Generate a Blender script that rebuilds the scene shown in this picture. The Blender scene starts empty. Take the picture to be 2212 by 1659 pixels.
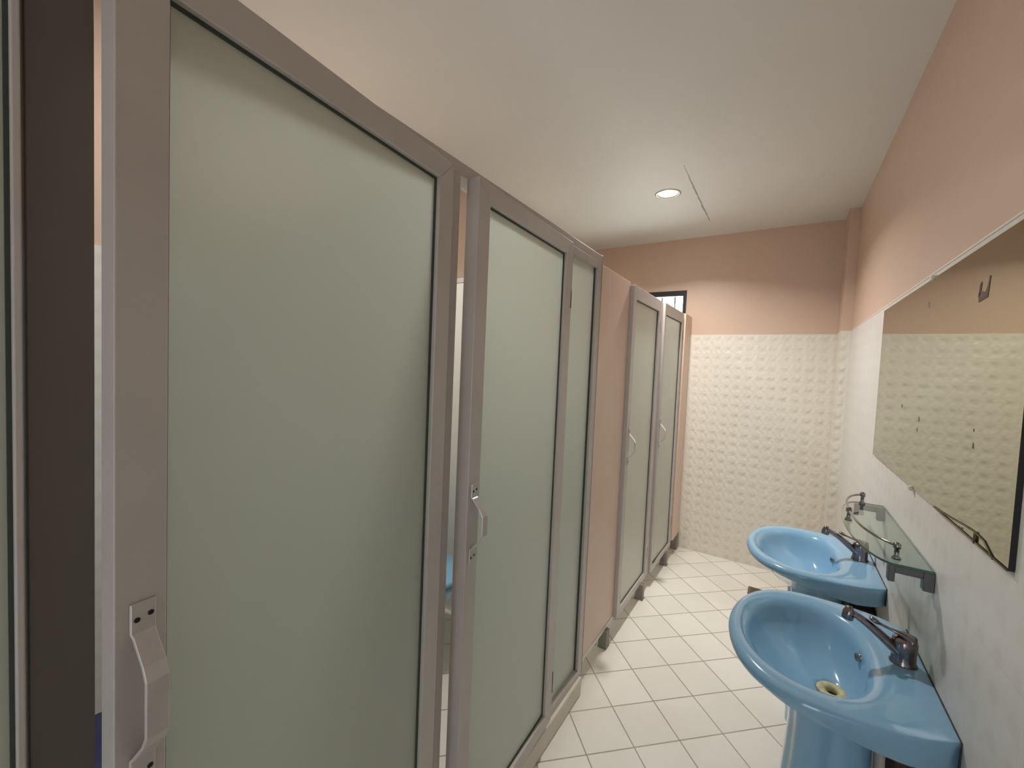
import bpy, bmesh, math, random
from mathutils import Matrix, Vector
random.seed(7)
scene = bpy.context.scene
COL = scene.collection

# ------------------------------------------------------------------ camera, world, lights, exposure
H = 1.486
cam_d = bpy.data.cameras.new('camera'); cam = bpy.data.objects.new('camera', cam_d); COL.objects.link(cam)
Rr = Vector((0.83637, 0.5465, 0.04277)); Rd = Vector((0.05985, -0.01348, -0.99812)); Rf = Vector((-0.5449, 0.83735, -0.04398))
m3 = Matrix((Rr, -Rd, -Rf)).transposed()
cam.matrix_world = Matrix.Translation((0, 0, H)) @ m3.to_4x4()
cam_d.sensor_fit = 'HORIZONTAL'; cam_d.sensor_width = 36; cam_d.lens = 899.18 / 2212 * 36
cam_d.clip_start = 0.01
scene.camera = cam

w = bpy.data.worlds.new('world'); scene.world = w; w.use_nodes = True
bg = w.node_tree.nodes['Background']; bg.inputs[0].default_value = (0.86, 0.93, 1.0, 1); bg.inputs[1].default_value = 3.0

scene.view_settings.view_transform = 'Standard'; scene.view_settings.look = 'None'
scene.view_settings.gamma = 1; scene.view_settings.use_curve_mapping = False
scene.view_settings.exposure = 0.12

ZC = 2.61      # ceiling
XR = 0.352     # face of the wall tiles on the right
YE = 3.738     # face of the end wall
XL = -1.82     # wall behind the cubicles
YB = -2.2      # wall behind the camera
LAMP = (-0.68, 2.755, ZC)

def area(name, loc, size, power, col, rot=(0, 0, 0), shape='DISK', size_y=None, spread=math.pi):
    l = bpy.data.lights.new(name, 'AREA'); l.shape = shape; l.size = size
    if size_y: l.size_y = size_y
    l.energy = power; l.color = col; l.spread = spread
    o = bpy.data.objects.new(name, l); COL.objects.link(o); o.location = loc; o.rotation_euler = rot
    return o
LAMP_LIGHT = area('downlight_lamp', (LAMP[0], LAMP[1], ZC - 0.012), 0.11, 23.5, (1.0, 0.98, 0.95), spread=math.radians(142))
BACK_LIGHT = area('doorway_daylight', (-0.20, YB - 0.12, 1.02), 0.78, 1.8, (0.93, 0.97, 1.0), (math.radians(90), 0, 0), 'RECTANGLE', 2.0)
WIN_LIGHT = area('window_daylight', (-1.06, YE + 0.14, 2.03), 0.64, 16.0, (0.95, 1.0, 0.98), (math.radians(90), 0, math.radians(180)), 'RECTANGLE', 0.28)
STALL_FILL = area('cubicle_fill', (-1.30, 0.95, ZC - 0.03), 0.16, 14.0, (1.0, 0.99, 0.96))  # unseen fill light added to brighten the cubicles, has no fitting

# ------------------------------------------------------------------ helpers
def srgb(r, g, b):
    f = lambda c: ((c / 255) / 12.92) if c / 255 <= 0.04045 else (((c / 255) + 0.055) / 1.055) ** 2.4
    return (f(r), f(g), f(b), 1)

def new_mat(name):
    m = bpy.data.materials.new(name); m.use_nodes = True
    return m, m.node_tree, m.node_tree.nodes['Principled BSDF']

def mat(name, col, rough=0.5, metal=0.0, coat=0.0, noise=0.0, nscale=6.0, bump=0.0, bscale=80.0, spec=0.5):
    m, nt, p = new_mat(name)
    p.inputs['Base Color'].default_value = col; p.inputs['Roughness'].default_value = rough
    p.inputs['Metallic'].default_value = metal; p.inputs['Coat Weight'].default_value = coat
    p.inputs['Specular IOR Level'].default_value = spec
    tc = nt.nodes.new('ShaderNodeTexCoord')
    if noise:
        n = nt.nodes.new('ShaderNodeTexNoise'); n.inputs['Scale'].default_value = nscale; n.inputs['Detail'].default_value = 5
        nt.links.new(tc.outputs['Object'], n.inputs['Vector'])
        mr = nt.nodes.new('ShaderNodeMapRange'); mr.inputs[1].default_value = 0.3; mr.inputs[2].default_value = 0.7
        mr.inputs[3].default_value = 1 - noise; mr.inputs[4].default_value = 1 + noise
        nt.links.new(n.outputs['Fac'], mr.inputs[0])
        vm = nt.nodes.new('ShaderNodeVectorMath'); vm.operation = 'SCALE'; vm.inputs[0].default_value = col[:3]
        nt.links.new(mr.outputs[0], vm.inputs['Scale']); nt.links.new(vm.outputs[0], p.inputs['Base Color'])
    if bump:
        n = nt.nodes.new('ShaderNodeTexNoise'); n.inputs['Scale'].default_value = bscale
        nt.links.new(tc.outputs['Object'], n.inputs['Vector'])
        b = nt.nodes.new('ShaderNodeBump'); b.inputs['Strength'].default_value = bump; b.inputs['Distance'].default_value = 0.002
        nt.links.new(n.outputs['Fac'], b.inputs['Height']); nt.links.new(b.outputs[0], p.inputs['Normal'])
    return m

class N:   # tiny node helper
    def __init__(s, nt): s.nt = nt
    def math(s, op, a, b=None, c=None):
        n = s.nt.nodes.new('ShaderNodeMath'); n.operation = op
        for i, v in enumerate((a, b, c)):
            if v is None: continue
            if isinstance(v, (int, float)): n.inputs[i].default_value = v
            else: s.nt.links.new(v, n.inputs[i])
        return n.outputs[0]
    def mix(s, f, a, b):
        n = s.nt.nodes.new('ShaderNodeMix'); n.data_type = 'RGBA'
        if isinstance(f, (int, float)): n.inputs[0].default_value = f
        else: s.nt.links.new(f, n.inputs[0])
        for i, v in ((6, a), (7, b)):
            if isinstance(v, tuple): n.inputs[i].default_value = v
            else: s.nt.links.new(v, n.inputs[i])
        return n.outputs[2]
    def noise(s, vec, scale, detail=4):
        n = s.nt.nodes.new('ShaderNodeTexNoise'); n.inputs['Scale'].default_value = scale; n.inputs['Detail'].default_value = detail
        s.nt.links.new(vec, n.inputs['Vector']); return n.outputs['Fac']

# floor: 20 cm cream tiles laid at 45 degrees
def floor_mat():
    m, nt, p = new_mat('cream floor tiles'); k = N(nt)
    tc = nt.nodes.new('ShaderNodeTexCoord'); sx = nt.nodes.new('ShaderNodeSeparateXYZ'); nt.links.new(tc.outputs['Object'], sx.inputs[0])
    x = k.math('SUBTRACT', sx.outputs[0], -0.6878); y = k.math('SUBTRACT', sx.outputs[1], 1.9072)
    a = math.radians(44.65); ca, sa = math.cos(a) / 0.2, math.sin(a) / 0.2
    u = k.math('ADD', k.math('MULTIPLY', x, ca), k.math('MULTIPLY', y, sa))
    v = k.math('SUBTRACT', k.math('MULTIPLY', x, sa), k.math('MULTIPLY', y, ca))
    du = k.math('ABSOLUTE', k.math('SUBTRACT', k.math('FRACT', k.math('ADD', u, 100.5)), 0.5))
    dv = k.math('ABSOLUTE', k.math('SUBTRACT', k.math('FRACT', k.math('ADD', v, 100.5)), 0.5))
    d = k.math('MINIMUM', du, dv)
    mr = nt.nodes.new('ShaderNodeMapRange'); mr.inputs[1].default_value = 0.009; mr.inputs[2].default_value = 0.017
    mr.inputs[3].default_value = 1; mr.inputs[4].default_value = 0; nt.links.new(d, mr.inputs[0]); g = mr.outputs[0]
    cell = nt.nodes.new('ShaderNodeCombineXYZ'); nt.links.new(k.math('FLOOR', k.math('ADD', u, 100)), cell.inputs[0]); nt.links.new(k.math('FLOOR', k.math('ADD', v, 100)), cell.inputs[1])
    wn = nt.nodes.new('ShaderNodeTexWhiteNoise'); nt.links.new(cell.outputs[0], wn.inputs['Vector'])
    base = k.mix(wn.outputs[0], srgb(228, 223, 212), srgb(236, 231, 221))
    st = nt.nodes.new('ShaderNodeMapRange'); st.inputs[1].default_value = 0.45; st.inputs[2].default_value = 0.8
    nt.links.new(k.noise(tc.outputs['Object'], 2.2), st.inputs[0])
    base = k.mix(k.math('MULTIPLY', st.outputs[0], 0.35), base, srgb(205, 194, 176))
    grout = k.mix(k.noise(tc.outputs['Object'], 3.5), srgb(120, 104, 84), srgb(186, 174, 154))
    c = k.mix(k.math('MULTIPLY', g, 0.9), base, grout); nt.links.new(c, p.inputs['Base Color'])
    p.inputs['Roughness'].default_value = 0.38
    b = nt.nodes.new('ShaderNodeBump'); b.inputs['Strength'].default_value = 0.4; b.inputs['Distance'].default_value = 0.002
    nt.links.new(k.math('SUBTRACT', 1, g), b.inputs['Height']); nt.links.new(b.outputs[0], p.inputs['Normal'])
    return m

# embossed white wall tile; axis = horizontal coordinate along the wall
def tile_mat(name, axis, strength, col_a, col_b, pitch=0.078, rough=0.32):
    m, nt, p = new_mat(name); k = N(nt)
    tc = nt.nodes.new('ShaderNodeTexCoord'); sx = nt.nodes.new('ShaderNodeSeparateXYZ'); nt.links.new(tc.outputs['Object'], sx.inputs[0])
    u = k.math('MULTIPLY', sx.outputs[axis], 1 / pitch); v = k.math('MULTIPLY', sx.outputs[2], 1 / (pitch * 0.98))
    wob = k.math('MULTIPLY', k.noise(tc.outputs['Object'], 9), 0.35)
    su = k.math('SINE', k.math('MULTIPLY', k.math('ADD', u, wob), 2 * math.pi)); sv = k.math('SINE', k.math('MULTIPLY', k.math('ADD', v, wob), 2 * math.pi))
    h = k.math('MULTIPLY', k.math('POWER', k.math('ADD', k.math('MULTIPLY', su, .5), .5), 1.6), k.math('POWER', k.math('ADD', k.math('MULTIPLY', sv, .5), .5), 1.6))
    h = k.math('MULTIPLY', h, k.math('MULTIPLY', k.noise(tc.outputs['Object'], 5), -2.4))
    h2 = k.math('SINE', k.math('MULTIPLY', k.math('ADD', k.math('MULTIPLY', u, 2), k.math('MULTIPLY', sv, 0.18)), 2 * math.pi))
    fine = k.noise(tc.outputs['Object'], 60)
    hh = k.math('ADD', k.math('ADD', h, k.math('MULTIPLY', h2, 0.25)), k.math('MULTIPLY', fine, 0.8))
    b = nt.nodes.new('ShaderNodeBump'); b.inputs['Strength'].default_value = strength; b.inputs['Distance'].default_value = 0.004
    nt.links.new(hh, b.inputs['Height']); nt.links.new(b.outputs[0], p.inputs['Normal'])
    fu = k.math('ABSOLUTE', k.math('SUBTRACT', k.math('FRACT', k.math('MULTIPLY', sx.outputs[axis], 1 / 0.25)), 0.5))
    fv = k.math('ABSOLUTE', k.math('SUBTRACT', k.math('FRACT', k.math('MULTIPLY', sx.outputs[2], 1 / 0.33)), 0.5))
    ed = k.math('GREATER_THAN', k.math('MAXIMUM', fu, fv), 0.4955)
    base = k.mix(k.noise(tc.outputs['Object'], 3), col_a, col_b)
    pat = nt.nodes.new('ShaderNodeMapRange'); pat.inputs[1].default_value = -1; pat.inputs[2].default_value = -0.1; pat.inputs[3].default_value = 0.26; pat.inputs[4].default_value = 0
    nt.links.new(h, pat.inputs[0])
    base = k.mix(pat.outputs[0], base, srgb(196, 188, 172))
    nt.links.new(k.mix(k.math('MULTIPLY', ed, 0.2), base, srgb(188, 180, 166)), p.inputs['Base Color'])
    p.inputs['Roughness'].default_value = rough
    if axis == 1:   # tan damp stain on the tiles between the shelf and the basin
        a = k.math('DIVIDE', k.math('SUBTRACT', sx.outputs[1], 1.60), .24); c_ = k.math('DIVIDE', k.math('SUBTRACT', sx.outputs[2], .84), .13)
        d = k.math('SQRT', k.math('ADD', k.math('MULTIPLY', a, a), k.math('MULTIPLY', c_, c_)))
        d = k.math('ADD', d, k.math('MULTIPLY', k.math('SUBTRACT', k.noise(tc.outputs['Object'], 12), .5), 1.4))
        mr = nt.nodes.new('ShaderNodeMapRange'); mr.inputs[1].default_value = .3; mr.inputs[2].default_value = 1.15; mr.inputs[3].default_value = .5; mr.inputs[4].default_value = 0
        nt.links.new(d, mr.inputs[0]); old = p.inputs['Base Color'].links[0].from_socket
        nt.links.new(k.mix(mr.outputs[0], old, srgb(150, 136, 112)), p.inputs['Base Color'])
    return m

PEACH = mat('peach gloss paint', srgb(208, 179, 158), 0.36, noise=0.03, nscale=1.5, bump=0.15, bscale=14)
CEIL = mat('off white ceiling paint', srgb(226, 223, 217), 0.6, noise=0.03, nscale=1.2, bump=0.1, bscale=20)
TILE_E = tile_mat('embossed white end tile', 0, 0.7, srgb(228, 221, 208), srgb(222, 214, 200))
TILE_R = tile_mat('ribbed white side tile', 1, 0.16, srgb(224, 220, 214), srgb(210, 205, 200), rough=0.4)
FLOOR = floor_mat()
ALU = mat('taupe anodised aluminium', srgb(196, 189, 184), 0.42, metal=0.15, noise=0.04, nscale=8)
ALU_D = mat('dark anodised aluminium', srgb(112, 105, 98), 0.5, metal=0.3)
ALU_L = mat('pale aluminium', srgb(190, 184, 176), 0.35, metal=0.5)
HANDLE = mat('white painted pull', srgb(196, 190, 186), 0.3, metal=0.2, noise=0.05, nscale=60)
GASK = mat('grey green rubber gasket', srgb(62, 68, 64), 0.7)
DARK = mat('black hinge steel', srgb(40, 36, 34), 0.5, metal=0.4)
BLACK = mat('black window frame paint', srgb(16, 10, 12), 0.5)
CHROME = mat('worn chrome', srgb(138, 128, 130), 0.16, metal=1.0, noise=0.15, nscale=90)
CHROME_B = mat('bright chrome', srgb(150, 148, 146), 0.12, metal=1.0)
PANEL = mat('peach laminate panel', srgb(226, 198, 180), 0.4, noise=0.02)
WHITE = mat('white laminate panel', srgb(220, 216, 206), 0.4)
CURB = mat('grubby cream curb tile', srgb(220, 211, 194), 0.45, noise=0.08, nscale=9, bump=0.2)
BLUE = mat('sky blue glazed china', srgb(136, 182, 215), 0.12, coat=0.6, noise=0.015, nscale=5)
NAVY = mat('navy plastic', srgb(28, 34, 84), 0.4)
CREAM_ST = mat('yellowed limescale', srgb(196, 186, 140), 0.6, noise=0.2, nscale=90)
HOLE = mat('dark drain hole', srgb(58, 52, 36), 0.8)
BROWN = mat('dark brown block', srgb(66, 42, 32), 0.8, noise=0.4, nscale=40)
PIPE = mat('cream plastic pipe', srgb(205, 198, 182), 0.4)
GRIME = mat('dark mould line', srgb(60, 62, 56), 0.9, noise=0.4, nscale=60)
MBACK = mat('black mirror edge', srgb(14, 14, 16), 0.6)
OLIVE = mat('tarnished brass wire', srgb(92, 84, 58), 0.5, metal=0.3)
STAINED = mat('brown silvering damage', srgb(84, 60, 44), 0.6)
SPOT = mat('grey silvering speck', srgb(108, 108, 92), 0.5)
DRAINM = mat('rusty floor drain', srgb(110, 90, 72), 0.6, noise=0.3, nscale=60)

def front_fresnel(nt):
    k = N(nt); fr = nt.nodes.new('ShaderNodeFresnel'); fr.inputs[0].default_value = 1.5
    ge = nt.nodes.new('ShaderNodeNewGeometry')
    return k.math('MULTIPLY', fr.outputs[0], k.math('SUBTRACT', 1, ge.outputs['Backfacing']))
def frosted():
    m = bpy.data.materials.new('frosted glass'); m.use_nodes = True; nt = m.node_tree; nt.nodes.clear()
    o = nt.nodes.new('ShaderNodeOutputMaterial')
    tr = nt.nodes.new('ShaderNodeBsdfTranslucent'); tr.inputs[0].default_value = srgb(232, 236, 228)
    df = nt.nodes.new('ShaderNodeBsdfDiffuse'); df.inputs[0].default_value = srgb(208, 214, 204)
    rf = nt.nodes.new('ShaderNodeBsdfRefraction'); rf.inputs[0].default_value = srgb(236, 240, 236); rf.inputs['Roughness'].default_value = 0.42; rf.inputs['IOR'].default_value = 1.3
    gl = nt.nodes.new('ShaderNodeBsdfGlossy'); gl.inputs[0].default_value = (1, 1, 1, 1); gl.inputs['Roughness'].default_value = 0.35
    a = nt.nodes.new('ShaderNodeMixShader'); a.inputs[0].default_value = 0.45; nt.links.new(tr.outputs[0], a.inputs[1]); nt.links.new(df.outputs[0], a.inputs[2])
    b = nt.nodes.new('ShaderNodeMixShader'); b.inputs[0].default_value = 0.25; nt.links.new(a.outputs[0], b.inputs[1]); nt.links.new(rf.outputs[0], b.inputs[2])
    c = nt.nodes.new('ShaderNodeMixShader'); nt.links.new(front_fresnel(nt), c.inputs[0]); nt.links.new(b.outputs[0], c.inputs[1]); nt.links.new(gl.outputs[0], c.inputs[2])
    nt.links.new(c.outputs[0], o.inputs[0])
    return m
FROST = frosted()

def clear_glass():
    m = bpy.data.materials.new('green shelf glass'); m.use_nodes = True; nt = m.node_tree; nt.nodes.clear()
    o = nt.nodes.new('ShaderNodeOutputMaterial')
    t = nt.nodes.new('ShaderNodeBsdfTransparent'); t.inputs[0].default_value = srgb(234, 241, 236)
    g = nt.nodes.new('ShaderNodeBsdfGlossy'); g.inputs[0].default_value = (1, 1, 1, 1); g.inputs['Roughness'].default_value = 0.04
    x = nt.nodes.new('ShaderNodeMixShader'); nt.links.new(front_fresnel(nt), x.inputs[0]); nt.links.new(t.outputs[0], x.inputs[1]); nt.links.new(g.outputs[0], x.inputs[2])
    nt.links.new(x.outputs[0], o.inputs[0]); return m
SHELF = clear_glass()
SHELF_EDGE = mat('green glass edge', srgb(70, 104, 92), 0.15)

def mirror_mat():
    m, nt, p = new_mat('old mirror silvering'); p.inputs['Metallic'].default_value = 1
    p.inputs['Base Color'].default_value = srgb(170, 170, 150); p.inputs['Roughness'].default_value = 0.03
    return m
MIRROR = mirror_mat()

def emis(name, col, s):
    m = bpy.data.materials.new(name); m.use_nodes = True; nt = m.node_tree; nt.nodes.clear()
    o = nt.nodes.new('ShaderNodeOutputMaterial'); e = nt.nodes.new('ShaderNodeEmission'); e.inputs[0].default_value = col; e.inputs[1].default_value = s
    nt.links.new(e.outputs[0], o.inputs[0]); return m
LAMP_E = emis('lit lamp diffuser', (1.0, 0.95, 0.84, 1), 9)

def bx(bm, x0, x1, y0, y1, z0, z1, mi=0):
    x0, x1 = sorted((x0, x1)); y0, y1 = sorted((y0, y1)); z0, z1 = sorted((z0, z1))
    v = [bm.verts.new(c) for c in ((x0, y0, z0), (x1, y0, z0), (x1, y1, z0), (x0, y1, z0), (x0, y0, z1), (x1, y0, z1), (x1, y1, z1), (x0, y1, z1))]
    for f in ((0, 3, 2, 1), (4, 5, 6, 7), (0, 1, 5, 4), (1, 2, 6, 5), (2, 3, 7, 6), (3, 0, 4, 7)):
        fc = bm.faces.new([v[i] for i in f]); fc.material_index = mi

def prism(bm, pts, axis, a, b, mi=0):
    """polygon pts (2d) extruded along axis 0/1/2 from a to b"""
    def co(p, t):
        c = [0, 0, 0]; o = [i for i in range(3) if i != axis]; c[o[0]], c[o[1]], c[axis] = p[0], p[1], t; return c
    A = [bm.verts.new(co(p, a)) for p in pts]; B = [bm.verts.new(co(p, b)) for p in pts]; n = len(pts)
    fs = [bm.faces.new(A), bm.faces.new(B[::-1])] + [bm.faces.new((A[i], B[i], B[(i + 1) % n], A[(i + 1) % n])) for i in range(n)]
    for f in fs: f.material_index = mi

def cyl(bm, p0, p1, r0, r1=None, seg=20, mi=0, cap=True):
    tube(bm, [p0, p1], [r0, r0 if r1 is None else r1], seg, mi, cap)

def tube(bm, pts, rs, seg=14, mi=0, cap=True, flat=1.0, up=None):
    pts = [Vector(p) for p in pts]
    if isinstance(rs, (int, float)): rs = [rs] * len(pts)
    rings = []; prev = None
    for i, p in enumerate(pts):
        t = (pts[min(i + 1, len(pts) - 1)] - pts[max(i - 1, 0)]).normalized()
        if prev is None:
            a = Vector(up) if up else (Vector((0, 0, 1)) if abs(t.z) < 0.9 else Vector((0, 1, 0)))
            u = (a - a.dot(t) * t).normalized()
        else: u = (prev - prev.dot(t) * t).normalized()
        prev = u; v = t.cross(u)
        rings.append([bm.verts.new(p + rs[i] * (math.cos(2 * math.pi * k / seg) * u * flat + math.sin(2 * math.pi * k / seg) * v)) for k in range(seg)])
    for a, b in zip(rings, rings[1:]):
        for k in range(seg):
            f = bm.faces.new((a[k], a[(k + 1) % seg], b[(k + 1) % seg], b[k])); f.material_index = mi; f.smooth = True
    if cap:
        for r in (rings[0][::-1], rings[-1]):
            f = bm.faces.new(r); f.material_index = mi

def lathe(bm, prof, c=(0, 0, 0), seg=40, mi=0, sx=1, sy=1, cap=True):
    rings = []
    for r, z in prof:
        rings.append([bm.verts.new((c[0] + sx * r * math.cos(2 * math.pi * k / seg), c[1] + sy * r * math.sin(2 * math.pi * k / seg), c[2] + z)) for k in range(seg)])
    for a, b in zip(rings, rings[1:]):
        for k in range(seg):
            f = bm.faces.new((a[k], a[(k + 1) % seg], b[(k + 1) % seg], b[k])); f.material_index = mi; f.smooth = True
    for r in (rings[0][::-1], rings[-1]) if cap else ():
        if (r[0].co - r[seg // 2].co).length > 1e-4:
            f = bm.faces.new(r); f.material_index = mi

def obj(name, bm, mats, parent=None, bevel=0.0, seg=2, smooth=False):
    bmesh.ops.recalc_face_normals(bm, faces=bm.faces)
    me = bpy.data.meshes.new(name); bm.to_mesh(me); bm.free()
    for m in (mats if isinstance(mats, (list, tuple)) else [mats]): me.materials.append(m)
    o = bpy.data.objects.new(name, me); COL.objects.link(o)
    if smooth:
        for p in me.polygons: p.use_smooth = True
    if bevel:
        b = o.modifiers.new('bevel', 'BEVEL'); b.width = bevel; b.segments = seg; b.limit_method = 'ANGLE'; b.angle_limit = math.radians(40)
        if not smooth: b.harden_normals = False
    if parent: o.parent = parent
    return o

def thing(name, label, cat, loc=(0, 0, 0), rotz=0.0, group=None):
    o = bpy.data.objects.new(name, None); COL.objects.link(o); o.empty_display_size = 0.1
    o.location = loc; o.rotation_euler = (0, 0, rotz); o['label'] = label; o['category'] = cat; o['kind'] = 'thing'
    if group: o['group'] = group
    return o
def tag(o, label, cat, group=None):
    o['label'] = label; o['category'] = cat
    if group: o['group'] = group
    return o
def struct(name, bm, m, parent=None, **k):
    o = obj(name, bm, m, parent, **k)
    if not parent: o['kind'] = 'structure'
    return o
NB = bmesh.new

# ------------------------------------------------------------------ the room
TZ = 1.807     # top of the tiled part of the walls
bm = NB(); bx(bm, XL - .15, XR + .15, YB - .15, YE + .15, -.12, 0); struct('floor', bm, FLOOR)
# ceiling: boards that sag slightly to a joint running along the room
bm = NB()
JX = -0.518
# the lamp hole is left out of the ceiling so that the recessed lamp can sit in it
hole = 24; hr = 0.066
prof = [(XL - .15, 0), (-1.2, 0), (-0.60, -0.001), (JX, -0.006), (JX + .004, 0.0), (JX + 0.10, 0.0), (XR + .15, 0)]
ang = [2 * math.pi * k / hole for k in range(hole)]
inner = [bm.verts.new((LAMP[0] + hr * math.cos(a), LAMP[1] + hr * math.sin(a), ZC)) for a in ang]
def onrect(a, x0, x1, y0, y1):
    c, s = math.cos(a), math.sin(a); ts = []
    if c > 1e-9: ts.append((x1 - LAMP[0]) / c)
    if c < -1e-9: ts.append((x0 - LAMP[0]) / c)
    if s > 1e-9: ts.append((y1 - LAMP[1]) / s)
    if s < -1e-9: ts.append((y0 - LAMP[1]) / s)
    t = min(ts); return (LAMP[0] + t * c, LAMP[1] + t * s, ZC)
half = 0.12
ang45 = ang
outer = [bm.verts.new(onrect(a, LAMP[0] - half, LAMP[0] + half, LAMP[1] - half, LAMP[1] + half)) for a in ang]
for k in range(hole): bm.faces.new((inner[k], inner[(k + 1) % hole], outer[(k + 1) % hole], outer[k]))
def quad(x0, x1, y0, y1, z0=ZC, z1=ZC):
    bm.faces.new([bm.verts.new(c) for c in ((x0, y0, z0), (x1, y0, z1), (x1, y1, z1), (x0, y1, z0))])
lx0, lx1, ly0, ly1 = LAMP[0] - half, LAMP[0] + half, LAMP[1] - half, LAMP[1] + half
Y0, Y1 = YB - .15, YE + .15
quad(XL - .15, lx0, Y0, Y1); quad(lx0, lx1, Y0, ly0); quad(lx0, lx1, ly1, Y1)
quad(lx1, JX, Y0, Y1); quad(JX, XR + .15, Y0, Y1)
bmesh.ops.remove_doubles(bm, verts=bm.verts, dist=1e-4)
# roof slab above so that no daylight leaks in
bx(bm, XL - .15, XR + .15, Y0, Y1, ZC + .14, ZC + .18)
for a in ((XL - .15, XL - .10, Y0, Y1), (XR + .10, XR + .15, Y0, Y1), (XL - .10, XR + .10, Y0, Y0 + .05), (XL - .10, XR + .10, Y1 - .05, Y1)):
    bx(bm, *a, ZC + .002, ZC + .14)
cl = struct('ceiling', bm, CEIL)
bm = NB(); zj = ZC - .0008; L_ = []; R_ = []
for k in range(32):
    y = 3.40 - k * .032; e = min(1, k / 4, (31 - k) / 10)
    L_.append(bm.verts.new((JX - .004 - .007 * e * (0.5 + random.random()), y, zj))); R_.append(bm.verts.new((JX - .002 + .003 * e * random.random(), y, zj)))
for k in range(31): bm.faces.new((L_[k], R_[k], R_[k + 1], L_[k + 1]))
struct('trim_1', bm, mat('sooty joint filler', srgb(168, 162, 152), 0.8, noise=0.15, nscale=30))

def walled(name, plane):
    bm = NB(); plane(bm); return struct(name, bm, [TILE_R, PEACH])
# right wall: tiles stand 6 mm proud of the painted part
bm = NB()
bx(bm, XR, XR + .15, YB, YE + .15, 0, TZ, 0); bx(bm, XR + .006, XR + .15, YB, YE + .15, TZ, ZC + .01, 1)
struct('wall_right', bm, [TILE_R, PEACH])
bm = NB(); bx(bm, XR - .0015, XR + .007, YB, 3.5, TZ, TZ + .006); struct('trim_2', bm, mat('white tile edging', srgb(222, 214, 204), 0.4), bevel=.001)
# end wall with the window opening (x -1.35 .. -0.72, z 1.86 .. 2.18)
WX0, WX1, WZ0, WZ1 = -1.40, -0.722, 1.875, 2.18
bm = NB()
bx(bm, XL - .15, XR + .15, YE, YE + .15, 0, TZ, 0)
bx(bm, XL - .15, WX0, YE + .004, YE + .15, TZ, ZC + .01, 1); bx(bm, WX1, XR + .15, YE + .004, YE + .15, TZ, ZC + .01, 1)
bx(bm, WX0, WX1, YE + .004, YE + .15, TZ, WZ0, 1); bx(bm, WX0, WX1, YE + .004, YE + .15, WZ1, ZC + .01, 1)
struct('wall_end', bm, [TILE_E, PEACH])
# shallow pier in the corner
bm = NB(); bx(bm, .300, XR, 3.52, YE, 0, TZ + .004, 0); bx(bm, .300, XR + .006, 3.52, YE + .004, TZ + .004, ZC + .005, 1)
struct('wall_pier', bm, [TILE_E, PEACH])
bm = NB(); bx(bm, XL - .15, XL, YB, YE, 0, TZ, 0); bx(bm, XL - .15, XL - .006, YB, YE, TZ, ZC + .01, 1)
struct('wall_left', bm, [TILE_R, PEACH])
# wall behind the camera with a doorway
bm = NB(); DX0, DX1, DZ = -0.60, 0.20, 2.05
for x0, x1, z0, z1 in ((XL - .15, DX0, 0, TZ), (DX1, XR + .15, 0, TZ)): bx(bm, x0, x1, YB - .15, YB, z0, z1, 0)
for x0, x1, z0, z1 in ((XL - .15, DX0, TZ, ZC + .01), (DX1, XR + .15, TZ, ZC + .01), (DX0, DX1, DZ, ZC + .01)): bx(bm, x0, x1, YB - .15, YB, z0, z1, 1)
struct('wall_back', bm, [TILE_E, PEACH])


# window: black frame and bars, textured pane
win = thing('window_1', '', 'window'); del win['label']; del win['category']; win['kind'] = 'structure'
bm = NB(); f = .045
bx(bm, WX0, WX1, YE + .0, YE + .15, WZ1 - f, WZ1); bx(bm, WX0, WX1, YE + .0, YE + .15, WZ0, WZ0 + f)
bx(bm, WX0, WX0 + f, YE + .0, YE + .15, WZ0 + f, WZ1 - f); bx(bm, WX1 - .028, WX1, YE + .0, YE + .15, WZ0 + f, WZ1 - f)
obj('window_frame', bm, BLACK, win)
bm = NB()
x = WX1 - .105
while x > WX0 + .04: bx(bm, x - .005, x + .005, YE + .06, YE + .068, WZ0 + f, WZ1 - f); x -= .108
obj('window_bars', bm, BLACK, win)
m, nt, p = new_mat('pebbled window glass'); p.inputs['Base Color'].default_value = (.9, .95, .93, 1)
p.inputs['Transmission Weight'].default_value = 1; p.inputs['Roughness'].default_value = .35; p.inputs['IOR'].default_value = 1.05
bm = NB(); bx(bm, WX0 + f, WX1 - .012, YE + .10, YE + .104, WZ0 + f, WZ1 - f); obj('window_pane', bm, m, win)

# raised floor of the two nearer cubicles behind a tiled curb
bm = NB(); bx(bm, -0.80, -0.688, YB, 1.745, 0, .085); struct('trim_3', bm, CURB, bevel=.006)
bm = NB(); bx(bm, XL, -0.80, YB, 1.80, 0, .08); struct('floor_cubicles', bm, FLOOR)

# ------------------------------------------------------------------ cubicle fronts
def member(bm, kind, w, y0, y1, z0, z1, x0, x1, wt=None):
    """mitred door member in the y/z plane, extruded through x0..x1"""
    wt = wt or w
    P = {'left': [(y0, z0), (y0 + w, z0 + w), (y0 + w, z1 - wt), (y0, z1)],
         'right': [(y1, z0), (y1, z1), (y1 - w, z1 - wt), (y1 - w, z0 + w)],
         'top': [(y0, z1), (y0 + w, z1 - wt), (y1 - w, z1 - wt), (y1, z1)],
         'bottom': [(y0, z0), (y1, z0), (y1 - w, z0 + w), (y0 + w, z0 + w)]}[kind]
    prism(bm, P, 0, x0, x1)

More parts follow.
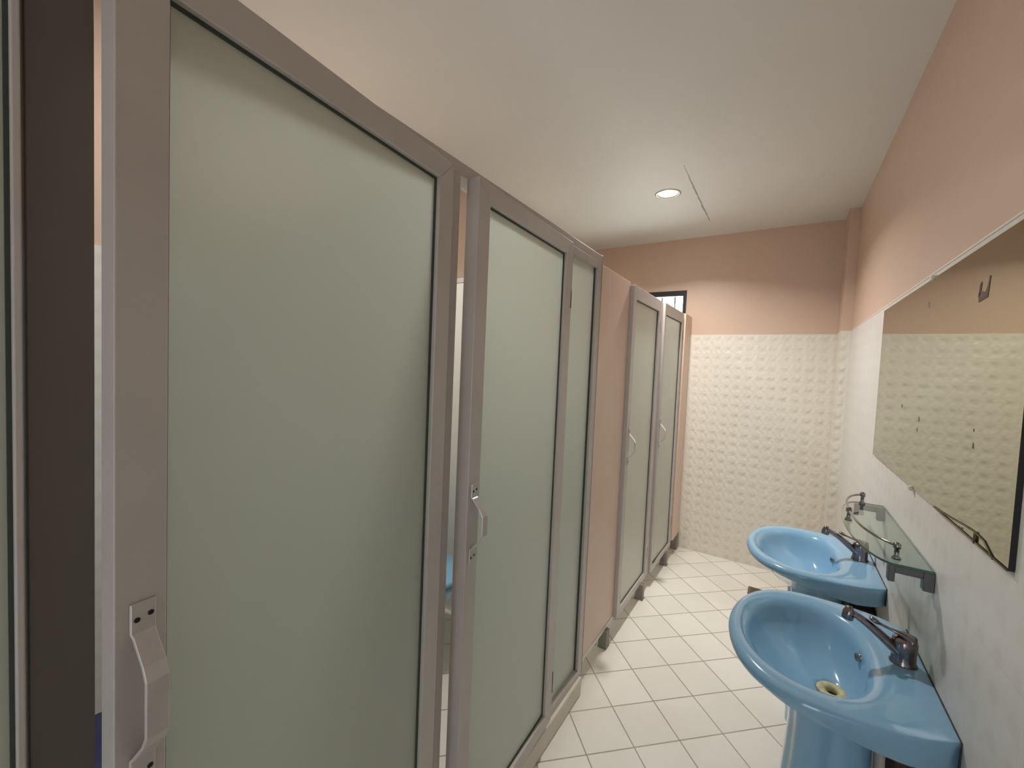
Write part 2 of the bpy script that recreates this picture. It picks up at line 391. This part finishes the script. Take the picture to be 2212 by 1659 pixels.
def make_door(front, label, hinge, width, z0, z1, angle, w=0.052, handle=True, thick=.034, hinge_z=(0.26, 1.75), hz=(0.965, 1.175), wt=None):
    """door leaf hinged at its far edge; local -y runs to the free edge, front face at local x = 0"""
    t = bpy.data.objects.new('door', None); COL.objects.link(t); t['label'] = label; t.parent = front
    t.location = Vector((hinge[0], hinge[1], z0)) - front.location; t.rotation_euler = (0, 0, angle)
    h = z1 - z0; wt = wt or w
    for kd, nm in (('left', 'stile'), ('right', 'stile'), ('top', 'rail'), ('bottom', 'rail')):
        bm = NB(); member(bm, kd, w, -width, 0, 0, h, -thick, 0, wt); obj(nm, bm, ALU, t, bevel=.0015)
    bm = NB(); bx(bm, -.020, -.014, -width + w - .008, -w + .008, w - .008, h - wt + .008); obj('glass_pane', bm, FROST, t)
    bm = NB(); g = .004
    for (y0, y1, a, b) in ((-width + w, -w, h - wt - g, h - wt), (-width + w, -w, w, w + g), (-width + w, -width + w + g, w + g, h - wt - g), (-w - g, -w, w + g, h - wt - g)):
        bx(bm, -.0142, -.010, y0, y1, a, b)
    obj('gasket', bm, GASK, t)
    for hzz in hinge_z:
        bm = NB(); cyl(bm, (-.004, .004, hzz - z0 - .04), (-.004, .004, hzz - z0 + .04), .0045, seg=12); obj('hinge', bm, DARK, t)
    if handle: make_handle(t, -width + .026, hz[0] - z0, hz[1] - z0)
    return t

def make_handle(t, y, za, zb, wd=.026, out=.036):
    """bowed flat pull with a screwed plate at either end"""
    L = zb - za; pl = .036; th = .0035
    path = [(0, 0), (0, pl), (.004, pl + .004), (out * .78, pl + .030), (out, pl + .044), (out, L - pl - .044), (out * .78, L - pl - .030), (.004, L - pl - .004), (0, L - pl), (0, L)]
    bm = NB(); n = len(path); rows = []
    for i, (px, pz) in enumerate(path):
        a = path[max(i - 1, 0)]; b = path[min(i + 1, n - 1)]; d = Vector((b[0] - a[0], b[1] - a[1])).normalized(); nx, nz = d.y, -d.x
        ww = wd / 2 * (1.0 if i in (0, 1, n - 2, n - 1) else .92)
        q = []
        for dy, dt in ((-ww, 0), (-ww * .9, th), (ww * .9, th), (ww, 0)):
            q.append(bm.verts.new((px + .0005 + nx * dt, y + dy, za + pz + nz * dt)))
        rows.append(q)
    for a, b in zip(rows, rows[1:]):
        for k in range(4): bm.faces.new((a[k], a[(k + 1) % 4], b[(k + 1) % 4], b[k]))
    bm.faces.new(rows[0][::-1]); bm.faces.new(rows[-1])
    for zz in (za + .016, zb - .018):
        for dy in (-.0065, .0065):
            cyl(bm, (.0035, y + dy, zz + dy * .25), (.0050, y + dy, zz + dy * .25), .0032, seg=12, mi=1)
    hd = obj('handle', bm, [HANDLE, DARK], t, bevel=.0008)

XP = -0.700
# near frame: header, dark near post, post between the doors, far sidelight
fr = thing('cubicle_partition', 'grey aluminium cubicle front on a curb, nearest the camera, with two doors ajar', 'partition', (XP, 0.8, .085))
def L(o, t):   # world coordinates mesh parented to an unrotated empty
    o.parent = t; o.matrix_parent_inverse = Matrix.Translation(-t.location); return o
bm = NB(); bx(bm, -.748, XP, YB, 1.765, 1.953, 1.985); L(obj('header', bm, ALU, bevel=.001), fr)
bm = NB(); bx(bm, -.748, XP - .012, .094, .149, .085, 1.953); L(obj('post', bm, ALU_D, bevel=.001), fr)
bm = NB(); bx(bm, -.748, XP, .779, .803, .085, 1.953); L(obj('post', bm, ALU, bevel=.001), fr)
bm = NB(); bx(bm, -.748, XP, 1.722, 1.765, .085, 1.953); L(obj('post', bm, ALU, bevel=.001), fr)
bm = NB(); bx(bm, -.748, XP, 1.432, 1.468, .085, 1.953); L(obj('post', bm, ALU, bevel=.001), fr)
bm = NB(); bx(bm, -.748, XP, 1.468, 1.722, .085, .120); L(obj('rail', bm, ALU, bevel=.001), fr)
bm = NB(); bx(bm, -.748, XP, 1.468, 1.722, 1.925, 1.953); L(obj('rail', bm, ALU, bevel=.001), fr)
bm = NB(); bx(bm, -.724, -.718, 1.462, 1.728, .115, 1.93); L(obj('glass_pane', bm, FROST), fr)
bm = NB(); bx(bm, -.718, -.712, 1.716, 1.722, .120, 1.925); L(obj('gasket', bm, GASK), fr)
bm = NB(); bx(bm, -.747, XP + .002, 1.7652, 1.7685, .085, 1.99); L(obj('edge_strip', bm, ALU_L), fr)

d0 = make_door(fr, 'frosted glass cubicle door at the left edge of the photo, mostly cut off', (XP - .002, 0.090), .62, .10, 1.948, 0.0, w=.007, handle=False, hinge_z=())
d1 = make_door(fr, 'largest and nearest frosted glass door, ajar, with a big pull at lower left', (-.672, .747), .605, .11, 1.950, math.radians(5.2), w=.050, hz=(.965, 1.19), hinge_z=(.26,))
d2 = make_door(fr, 'frosted glass cubicle door standing ajar in the middle, bright gap along its free edge', (-.682, 1.425), .598, .11, 1.952, math.radians(2.2), w=.052, thick=.040)

# first peach panel on a grey foot
p1 = thing('partition_panel', 'tall peach partition panel between the ajar door and the far pair of doors', 'partition', (-.73, 2.0, 0), group='peach partition panels')
bm = NB(); bx(bm, -.752, -.722, 1.769, 2.243, .115, 1.965); L(obj('panel', bm, PANEL, bevel=.002), p1)
bm = NB(); bx(bm, -.753, -.719, 1.769, 2.243, .095, .115); L(obj('edge_strip', bm, WHITE, bevel=.001), p1)
bm = NB(); bx(bm, -.748, -.704, 2.105, 2.15, .006, .094); bx(bm, -.750, -.702, 2.103, 2.152, 0, .006); L(obj('foot', bm, mat('grey green foot', srgb(128, 130, 118), .5)), p1)

# far pair of doors in their frame
f2 = thing('cubicle_partition', 'far grey aluminium cubicle front on short feet around the two distant doors', 'partition', (-.72, 2.85, 0))
for (x, y0, y1) in ((-.703, 2.835, 2.895), (-.686, 3.47, 3.50)):
    bm = NB(); bx(bm, x - .042, x, y0, y1, .10, 1.95); L(obj('post', bm, ALU, bevel=.001), f2)
bm = NB(); bx(bm, -.745, -.700, 2.245, 2.262, .10, 1.95) ; L(obj('post', bm, ALU, bevel=.001), f2)
for (x, y) in ((-.728, 2.70), (-.715, 3.30)):
    bm = NB(); bx(bm, x, x + .046, y, y + .04, 0.008, .099); bx(bm, x - .004, x + .05, y - .004, y + .044, 0, .008); L(obj('foot', bm, mat('grey metal foot', srgb(134, 126, 120), .5, noise=.2, nscale=30)), f2)
d3 = make_door(f2, 'far frosted glass cubicle door just past the peach panel, closed', (-.700, 2.835), .575, .10, 1.952, 0.0, w=.04, wt=.072, thick=.036, hinge_z=(.26, 1.78), hz=(.965, 1.17))
d4 = make_door(f2, 'farthest frosted glass cubicle door, under the small window, closed', (-.682, 3.462), .560, .10, 1.952, math.radians(-.6), w=.034, wt=.075, hinge_z=(.30, 1.78), hz=(.965, 1.17))
p2 = thing('partition_panel', 'narrow peach partition panel closing the row against the tiled end wall', 'partition', (-.68, 3.6, 0), group='peach partition panels')
bm = NB(); bx(bm, -.715, -.672, 3.505, 3.733, .13, 1.955); L(obj('panel', bm, PANEL, bevel=.002), p2)
bm = NB(); bx(bm, -.716, -.668, 3.66, 3.725, 0, .129); L(obj('foot', bm, mat('taupe foot', srgb(140, 132, 124), .5)), p2)

# partitions between the cubicles
for (y, z0) in ((.791, .08), (1.785, .08), (2.86, 0.0)):
    x1 = -.753; bm = NB(); bx(bm, XL + .001, x1, y - .012, y + .012, z0, 1.93, 0); bx(bm, XL + .001, x1, y - .016, y + .016, 1.93, 1.955, 1)
    struct('wall_divider', bm, [WHITE, ALU])

# blue toilet inside the second cubicle
tl = thing('toilet', 'blue toilet glimpsed through the gap beside the ajar door', 'toilet', (-1.45, 1.42, .08))
bm = NB(); lathe(bm, [(.09, 0), (.10, .02), (.085, .10), (.10, .2), (.15, .30), (.185, .37), (.19, .395), (.165, .40), (.15, .385), (.12, .30), (.05, .24), (.0, .235)], (0.02, 0, 0), sx=1.25)
L2 = obj('bowl', bm, BLUE, tl)
bm = NB(); lathe(bm, [(.14, .402), (.195, .402), (.20, .412), (.19, .425), (.0, .43)], (0.02, 0, 0), sx=1.22); obj('lid', bm, BLUE, tl)
bm = NB(); bx(bm, -.362, -.19, -.19, .19, .38, .72); obj('tank', bm, BLUE, tl, bevel=.02, seg=3)
bm = NB(); bx(bm, -.366, -.18, -.20, .20, .721, .75); obj('tank_lid', bm, BLUE, tl, bevel=.008)
# navy bin in the nearest cubicle
bn = thing('waste_bin', 'dark blue bin glimpsed low through the gap left of the nearest door', 'bin', (-1.28, .29, .08))
bm = NB(); lathe(bm, [(.10, 0), (.105, .01), (.125, .455), (.122, .455), (.10, .02), (0, .015)]); obj('bucket', bm, NAVY, bn)
bm = NB(); lathe(bm, [(.13, .456), (.132, .475), (.11, .49), (0, .495)]); obj('lid', bm, NAVY, bn)

# ------------------------------------------------------------------ sinks
HALF = [(0, .230), (.015, .241), (.03, .251), (.06, .266), (.1, .279), (.15, .288), (.2, .292), (.25, .293), (.29, .288), (.32, .277), (.35, .258), (.375, .235), (.395, .208), (.412, .178), (.426, .143), (.437, .105), (.445, .06), (.4485, .025), (.449, 0)]
def outline():
    return [(u, v) for u, v in HALF] + [(u, -v) for u, v in HALF[-2::-1]] + [(0, .230 - .460 * k / 14) for k in range(13, 0, -1)]
def ray_out(c, a, poly):
    dx, dy = math.cos(a), math.sin(a); best = None
    for i in range(len(poly)):
        (x1, y1), (x2, y2) = poly[i], poly[(i + 1) % len(poly)]
        ex, ey = x2 - x1, y2 - y1; den = dx * ey - dy * ex
        if abs(den) < 1e-12: continue
        t = ((x1 - c[0]) * ey - (y1 - c[1]) * ex) / den; s = ((x1 - c[0]) * dy - (y1 - c[1]) * dx) / den
        if t > 0 and -1e-6 <= s <= 1 + 1e-6: best = t if best is None else min(best, t)
    return best
ZR = .75
def make_sink(y, label):
    """local x = distance from the wall (mirrored so it points to -X), local y along the wall"""
    t = thing('pedestal_sink', label, 'sink', (XR, y, 0), math.pi, 'blue pedestal sinks')
    poly = outline(); C0 = (.235, 0.0); NS = 96
    # angle list densified toward the back corners
    angs = [2 * math.pi * k / NS for k in range(NS)]
    for cy in (.230, -.230):
        a = math.atan2(cy, -C0[0]) % (2 * math.pi); i = min(range(NS), key=lambda k: abs(angs[k] - a)); angs[i] = a
    ro = [ray_out(C0, a, poly) for a in angs]
    # inner bowl edge: egg reaching from the tap deck to the front rim
    def rin(a):
        dx, dy = math.cos(a), math.sin(a)
        A = .166 if dx > 0 else .122; B = .216
        e = 2.25
        return (abs(dx / A) ** e + abs(dy / B) ** e) ** (-1 / e)
    ri = [min(rin(a), r - .030) for a, r in zip(angs, ro)]
    DR = (.188, 0.0)
    rings = []
    def ring(fr, z, mode='out', sh=0.0):
        q = []
        for a, o_, i_ in zip(angs, ro, ri):
            dx, dy = math.cos(a), math.sin(a)
            if mode == 'out': r = o_ * fr; cx, cy = C0
            elif mode == 'outd': r = o_ - fr; cx, cy = C0
            elif mode == 'ind': r = i_ + fr; cx, cy = C0
            elif mode == 'mix': r = i_ + (o_ - i_) * fr; cx, cy = C0
            else: r = i_ * fr; cx = C0[0] + (DR[0] - C0[0]) * sh; cy = 0
            x, yy = cx + r * dx, cy + r * dy
            zz = z(x, yy) if callable(z) else z
            q.append(bm.verts.new((max(x, .0005), yy, zz)))
        rings.append(q)
    bm = NB()
    def sk(x): return max(0, min(1, (.34 - x) / .26))        # 1 near the wall, 0 at the nose
    def edge(fr, z, inset):                                    # edge radius is small by the wall, fuller at the nose
        q = []
        for a, o_ in zip(angs, ro):
            x = C0[0] + o_ * math.cos(a); k_ = .35 + .65 * (1 - sk(x)); rr_ = o_ - inset * k_
            q.append(bm.verts.new((max(C0[0] + rr_ * math.cos(a), .0005), rr_ * math.sin(a), ZR + .0025 - (ZR + .0025 - z) * k_)))
        rings.append(q)
    ring(.18, .590); ring(.38, .612); ring(.52, .638)
    ring(.66, lambda x, y_: .670 - .015 * sk(x)); ring(.82, lambda x, y_: .703 - .034 * sk(x))
    ring(.92, lambda x, y_: .719 - .042 * sk(x)); ring(.965, lambda x, y_: .724 - .044 * sk(x))
    ring(.988, lambda x, y_: .725 - .037 * sk(x))
    edge(0, .728, .0015); edge(0, .735, 0); edge(0, .743, .0025); edge(0, .749, .008); edge(0, .7525, .016)
    ring(.62, .7530, 'mix'); ring(.35, .7520, 'mix'); ring(.016, .7492, 'ind'); ring(.007, .7450, 'ind'); ring(-.001, .738, 'ind'); ring(-.010, .727, 'ind')
    ring(.90, .706, 'b', .05); ring(.82, .685, 'b', .15); ring(.71, .662, 'b', .3); ring(.57, .643, 'b', .5); ring(.41, .630, 'b', .7); ring(.27, .6235, 'b', .9); ring(.150, .620, 'b', 1)
    ring(.140, .600, 'b', 1)
    for a, b in zip(rings, rings[1:]):
        for k in range(len(a)):
            f = bm.faces.new((a[k], a[(k + 1) % NS], b[(k + 1) % NS], b[k])); f.smooth = True
    bm.faces.new(rings[0]); bm.faces.new(rings[-1][::-1])
    basin = obj('basin', bm, BLUE, t)
    # pedestal: fluted front
    bm = NB(); prof = [(0, .070, .095), (.04, .070, .094), (.12, .080, .092), (.24, .104, .092), (.34, .104, .090), (.44, .096, .086), (.52, .092, .086), (.58, .094, .092), (.622, .100, .100)]
    shape = []
    for k in range(64):
        a = 2 * math.pi * k / 64
        r = 1.0 - .07 * max(0, math.cos(a * 6 + math.pi)) ** 2 * (1 if math.cos(a) > -.2 else 0)
        sq = (abs(math.cos(a)) ** 3 + abs(math.sin(a)) ** 3) ** (-1 / 3)
        shape.append((r * sq * math.cos(a), r * sq * math.sin(a)))
    rr = []
    for z, a_, b_ in prof: rr.append([bm.verts.new((.19 + sx * a_, sy * b_, z)) for sx, sy in shape])
    for a, b in zip(rr, rr[1:]):
        for k in range(64):
            f = bm.faces.new((a[k], a[(k + 1) % 64], b[(k + 1) % 64], b[k])); f.smooth = True
    bm.faces.new(rr[0])
    obj('pedestal', bm, BLUE, t)
    # waste with lime scale round it
    bm = NB(); lathe(bm, [(.036, .6235), (.034, .6262), (.022, .6265), (.0135, .622), (.013, .605), (.02, .600)], (DR[0], 0, 0), seg=40, cap=False)
    dn = obj('drain', bm, CREAM_ST, t)
    bm = NB(); lathe(bm, [(.0129, .612), (.0128, .6125), (0, .6125)], (DR[0], 0, 0), seg=24); obj('drain_hole', bm, HOLE, dn)
    # overflow hole on the wall side of the bowl
    bm = NB(); tube(bm, [(.112, -.055, .716), (.1365, -.0575, .7095)], [.010, .010], 18); tube(bm, [(.1360, -.0575, .7095), (.1372, -.0577, .7092)], [.0065, .0065], 16, mi=1); obj('overflow', bm, [CHROME_B, HOLE], t)
    # pipework and a dark brown block behind
    bm = NB(); tube(bm, [(.06, .0, .30), (.075, 0, .45), (.078, -.02, .60)], .016, 14); obj('waste_pipe', bm, PIPE, t)
    bm = NB(); bx(bm, .0005, .07, -.12, .10, .46, .60); obj('wall_block', bm, BROWN, t, bevel=.006)
    # dark line of mould where the china meets the tiles
    bm = NB(); bx(bm, -.0003, .0022, -.232, .232, .690, .7525); obj('sealant', bm, GRIME, t)
    return t
s1 = make_sink(1.44, 'nearer sky blue pedestal sink with a yellowed drain, against the right wall')
s2 = make_sink(2.18, 'farther sky blue pedestal sink, partly under the glass shelf')

def bez(p, n=14):
    out = []
    for i in range(n + 1):
        t = i / n; q = [Vector(a) for a in p]
        while len(q) > 1: q = [q[k].lerp(q[k + 1], t) for k in range(len(q) - 1)]
        out.append(q[0])
    return out
def make_faucet(y, label, dy=0):
    t = thing('faucet', label, 'faucet', (XR - .046, y, .7515), math.pi, 'chrome mixer taps')
    bm = NB(); lathe(bm, [(.025, 0), (.026, .004), (.0235, .008), (.0225, .012), (.0225, .030), (.0235, .045), (.0235, .058), (.0215, .066), (.012, .071), (0, .072)], seg=28, sx=1.12); obj('body', bm, CHROME, t)
    bm = NB(); pts = bez([(.0, 0, .020), (.04, 0, .050), (.075, 0, .085), (.115, 0, .098)]); n = len(pts)
    tube(bm, pts, [.0215 - .0105 * (i / (n - 1)) ** .7 for i in range(n)], 18, flat=.72)
    sp = obj('spout', bm, CHROME, t)
    bm = NB(); tube(bm, [(.107, 0, .106), (.112, 0, .104), (.117, 0, .092), (.119, 0, .078)], [.007, .0135, .0145, .0135], 18); obj('aerator', bm, CHROME, sp)
    bm = NB(); pts = bez([(-.014, 0, .064), (.008, 0, .082), (.022, .0, .076), (.056, 0, .090)]); n = len(pts)
    tube(bm, pts, [.021 - .0165 * math.sin(min(1, i / (n - 1) * 1.25) * math.pi / 2) for i in range(n)], 16, flat=.7)
    tube(bm, [(.050, 0, .0870), (.060, 0, .092), (.072, 0, .097)], [.005, .0115, .009], 14, flat=.55)
    obj('lever', bm, CHROME, t)
    return t
f1 = make_faucet(1.462, 'dull chrome mixer tap on the nearer blue sink')
f2_ = make_faucet(2.202, 'dull chrome mixer tap on the farther blue sink')

# ------------------------------------------------------------------ glass shelf
sf = thing('glass_shelf', 'clear green-edged glass shelf with a chrome guard rail between mirror and sinks', 'shelf', (XR, 1.785, 1.01))
SC = 1.785; SH = .325; SZ = 1.01
def shelf_outline():
    P = [(XR - .003, SC - SH), (.268, SC - SH)]
    P += [tuple(q[:2]) for q in bez([(.268, SC - SH, 0), (.225, SC - SH + .02, 0), (.198, SC - .16, 0), (.198, SC, 0)], 12)[1:]]
    P += [tuple(q[:2]) for q in bez([(.198, SC, 0), (.198, SC + .16, 0), (.225, SC + SH - .02, 0), (.268, SC + SH, 0)], 12)[1:]]
    return P + [(XR - .003, SC + SH)]
bm = NB(); P = shelf_outline(); z0, z1 = SZ - .006, SZ
A = [bm.verts.new((x, y, z0)) for x, y in P]; B = [bm.verts.new((x, y, z1)) for x, y in P]
bm.faces.new(A[::-1]); bm.faces.new(B)
for i in range(len(P)):
    f = bm.faces.new((A[i], A[(i + 1) % len(P)], B[(i + 1) % len(P)], B[i])); f.material_index = 1
L(obj('glass_plate', bm, [SHELF, SHELF_EDGE]), sf)
RP = [(.283, SC - .285), (.213, SC + .02), (.283, SC + .30)]
bm = NB(); rz = SZ + .036
a0 = bez([(RP[0][0], RP[0][1], rz), (.222, SC - .22, rz), (RP[1][0], SC - .10, rz), (RP[1][0], RP[1][1], rz)], 16)
a1 = bez([(RP[1][0], RP[1][1], rz), (RP[1][0], SC + .14, rz), (.222, SC + .25, rz), (RP[2][0], RP[2][1], rz)], 16)
tube(bm, a0 + a1[1:], .0036, 12); L(obj('guard_rail', bm, CHROME_B), sf)
for x, y in RP:
    bm = NB(); lathe(bm, [(.010, 0), (.010, .005), (.0055, .009), (.0055, .028), (.0085, .030), (.0085, .042), (.004, .045), (0, .0455)], (x, y, SZ + .0002), seg=20); L(obj('rail_post', bm, CHROME_B), sf)
for s in (-1, 1):
    yb = SC + s * (SH - .012); bm = NB()
    bx(bm, .270, XR - .001, yb - .010, yb + .010, SZ - .026, SZ - .0062)
    bx(bm, .262, .276, yb - .012, yb + .012, SZ - .050, SZ - .0065)
    bx(bm, XR - .022, XR - .0005, yb - .014, yb + .014, SZ - .055, SZ - .008)
    L(obj('bracket', bm, mat('grey cast bracket', srgb(96, 93, 95), .45, metal=.4), bevel=.002), sf)

# ------------------------------------------------------------------ mirror
mr = thing('wall_mirror', 'large frameless rectangular wall mirror with black edge above the sinks', 'mirror', (XR, 1.66, 1.18))
MX = .3445; MY0, MY1, MZ0, MZ1 = 1.066, 2.376, 1.169, 1.789
bm = NB(); bx(bm, MX, MX + .003, MY0, MY1, MZ0, MZ1); L(obj('mirror_glass', bm, MIRROR), mr)
bm = NB(); bx(bm, MX + .0032, XR - .0005, MY0 + .001, MY1 - .004, MZ0 + .002, MZ1 - .003); L(obj('backing', bm, MBACK), mr)
bm = NB(); bx(bm, MX - .0006, XR - .0006, MY0 - .0020, MY0 - .0002, MZ0, MZ1); L(obj('black_edge', bm, MBACK), mr)
for y, z in ((1.722, MZ0 - .003), (1.678, MZ1 + .002)):
    bm = NB(); bx(bm, MX - .006, XR - .0005, y - .009, y + .009, z - .007, z + .007); L(obj('clip', bm, PIPE, bevel=.002), mr)
bm = NB(); xs = MX - .0015
tube(bm, [(xs, 1.490, MZ0 + .001), (xs, 1.430, MZ0 + .004), (xs, 1.350, MZ0 + .010), (xs, 1.270, MZ0 + .017), (xs, 1.215, MZ0 + .020), (xs, 1.170, MZ0 + .017), (xs, 1.140, MZ0 + .004), (xs, 1.125, MZ0 - .002)], .0015, 8)
tube(bm, [(xs, MY0, MZ0), (xs, 1.490, MZ0 + .001)], .0016, 8); tube(bm, [(xs, 1.213, MZ0 - .002), (xs, 1.213, MZ0 + .022)], .0028, 8)
L(obj('loose_wire', bm, OLIVE), mr)
def blot(pts, m, nm):
    bm = NB(); prism(bm, pts, 0, MX - .0006, MX - .0001); L(obj(nm, bm, m), mr)
blot([(1.258, 1.714), (1.264, 1.670), (1.312, 1.666), (1.316, 1.682), (1.306, 1.690), (1.280, 1.683), (1.269, 1.696), (1.264, 1.714)], STAINED, 'silvering_stain')
blot([(1.305, 1.682), (1.318, 1.678), (1.312, 1.706), (1.302, 1.709)], STAINED, 'silvering_stain')
for y, z, s in ((1.698, 1.716, .009), (1.700, 1.378, .007), (1.710, 1.346, .005), (1.271, 1.358, .006), (1.275, 1.391, .003), (1.920, 1.406, .006)):
    blot([(y - s * .6, z - s), (y + s * .7, z - s * .8), (y + s * .4, z + s * 1.2), (y - s * .3, z + s * .9)], SPOT, 'silvering_speck')

# ------------------------------------------------------------------ ceiling lamp, floor drain
dl = thing('downlight', 'round recessed ceiling downlight, switched on', 'lamp', LAMP)
bm = NB(); lathe(bm, [(.060, .03), (.060, -.002), (.066, -.004), (.076, -.003), (.078, .0), (.064, .001), (.064, .03)], seg=48); obj('trim_ring', bm, mat('steel lamp ring', srgb(170, 166, 158), .3, metal=.6), dl)
bm = NB(); lathe(bm, [(.0595, .004), (.03, .001), (0, .0)], seg=40); obj('diffuser', bm, LAMP_E, dl)
fd = thing('floor_drain', 'small square rusty floor drain in the white floor tiles', 'drain', (-.06, 3.30, 0))
bm = NB(); bx(bm, -.06, .06, -.06, .06, .0002, .003); obj('plate', bm, DRAINM, fd)
bm = NB()
for k in range(5): bx(bm, -.045, .045, -.044 + k * .02, -.036 + k * .02, .003, .0036)
obj('slots', bm, HOLE, fd)
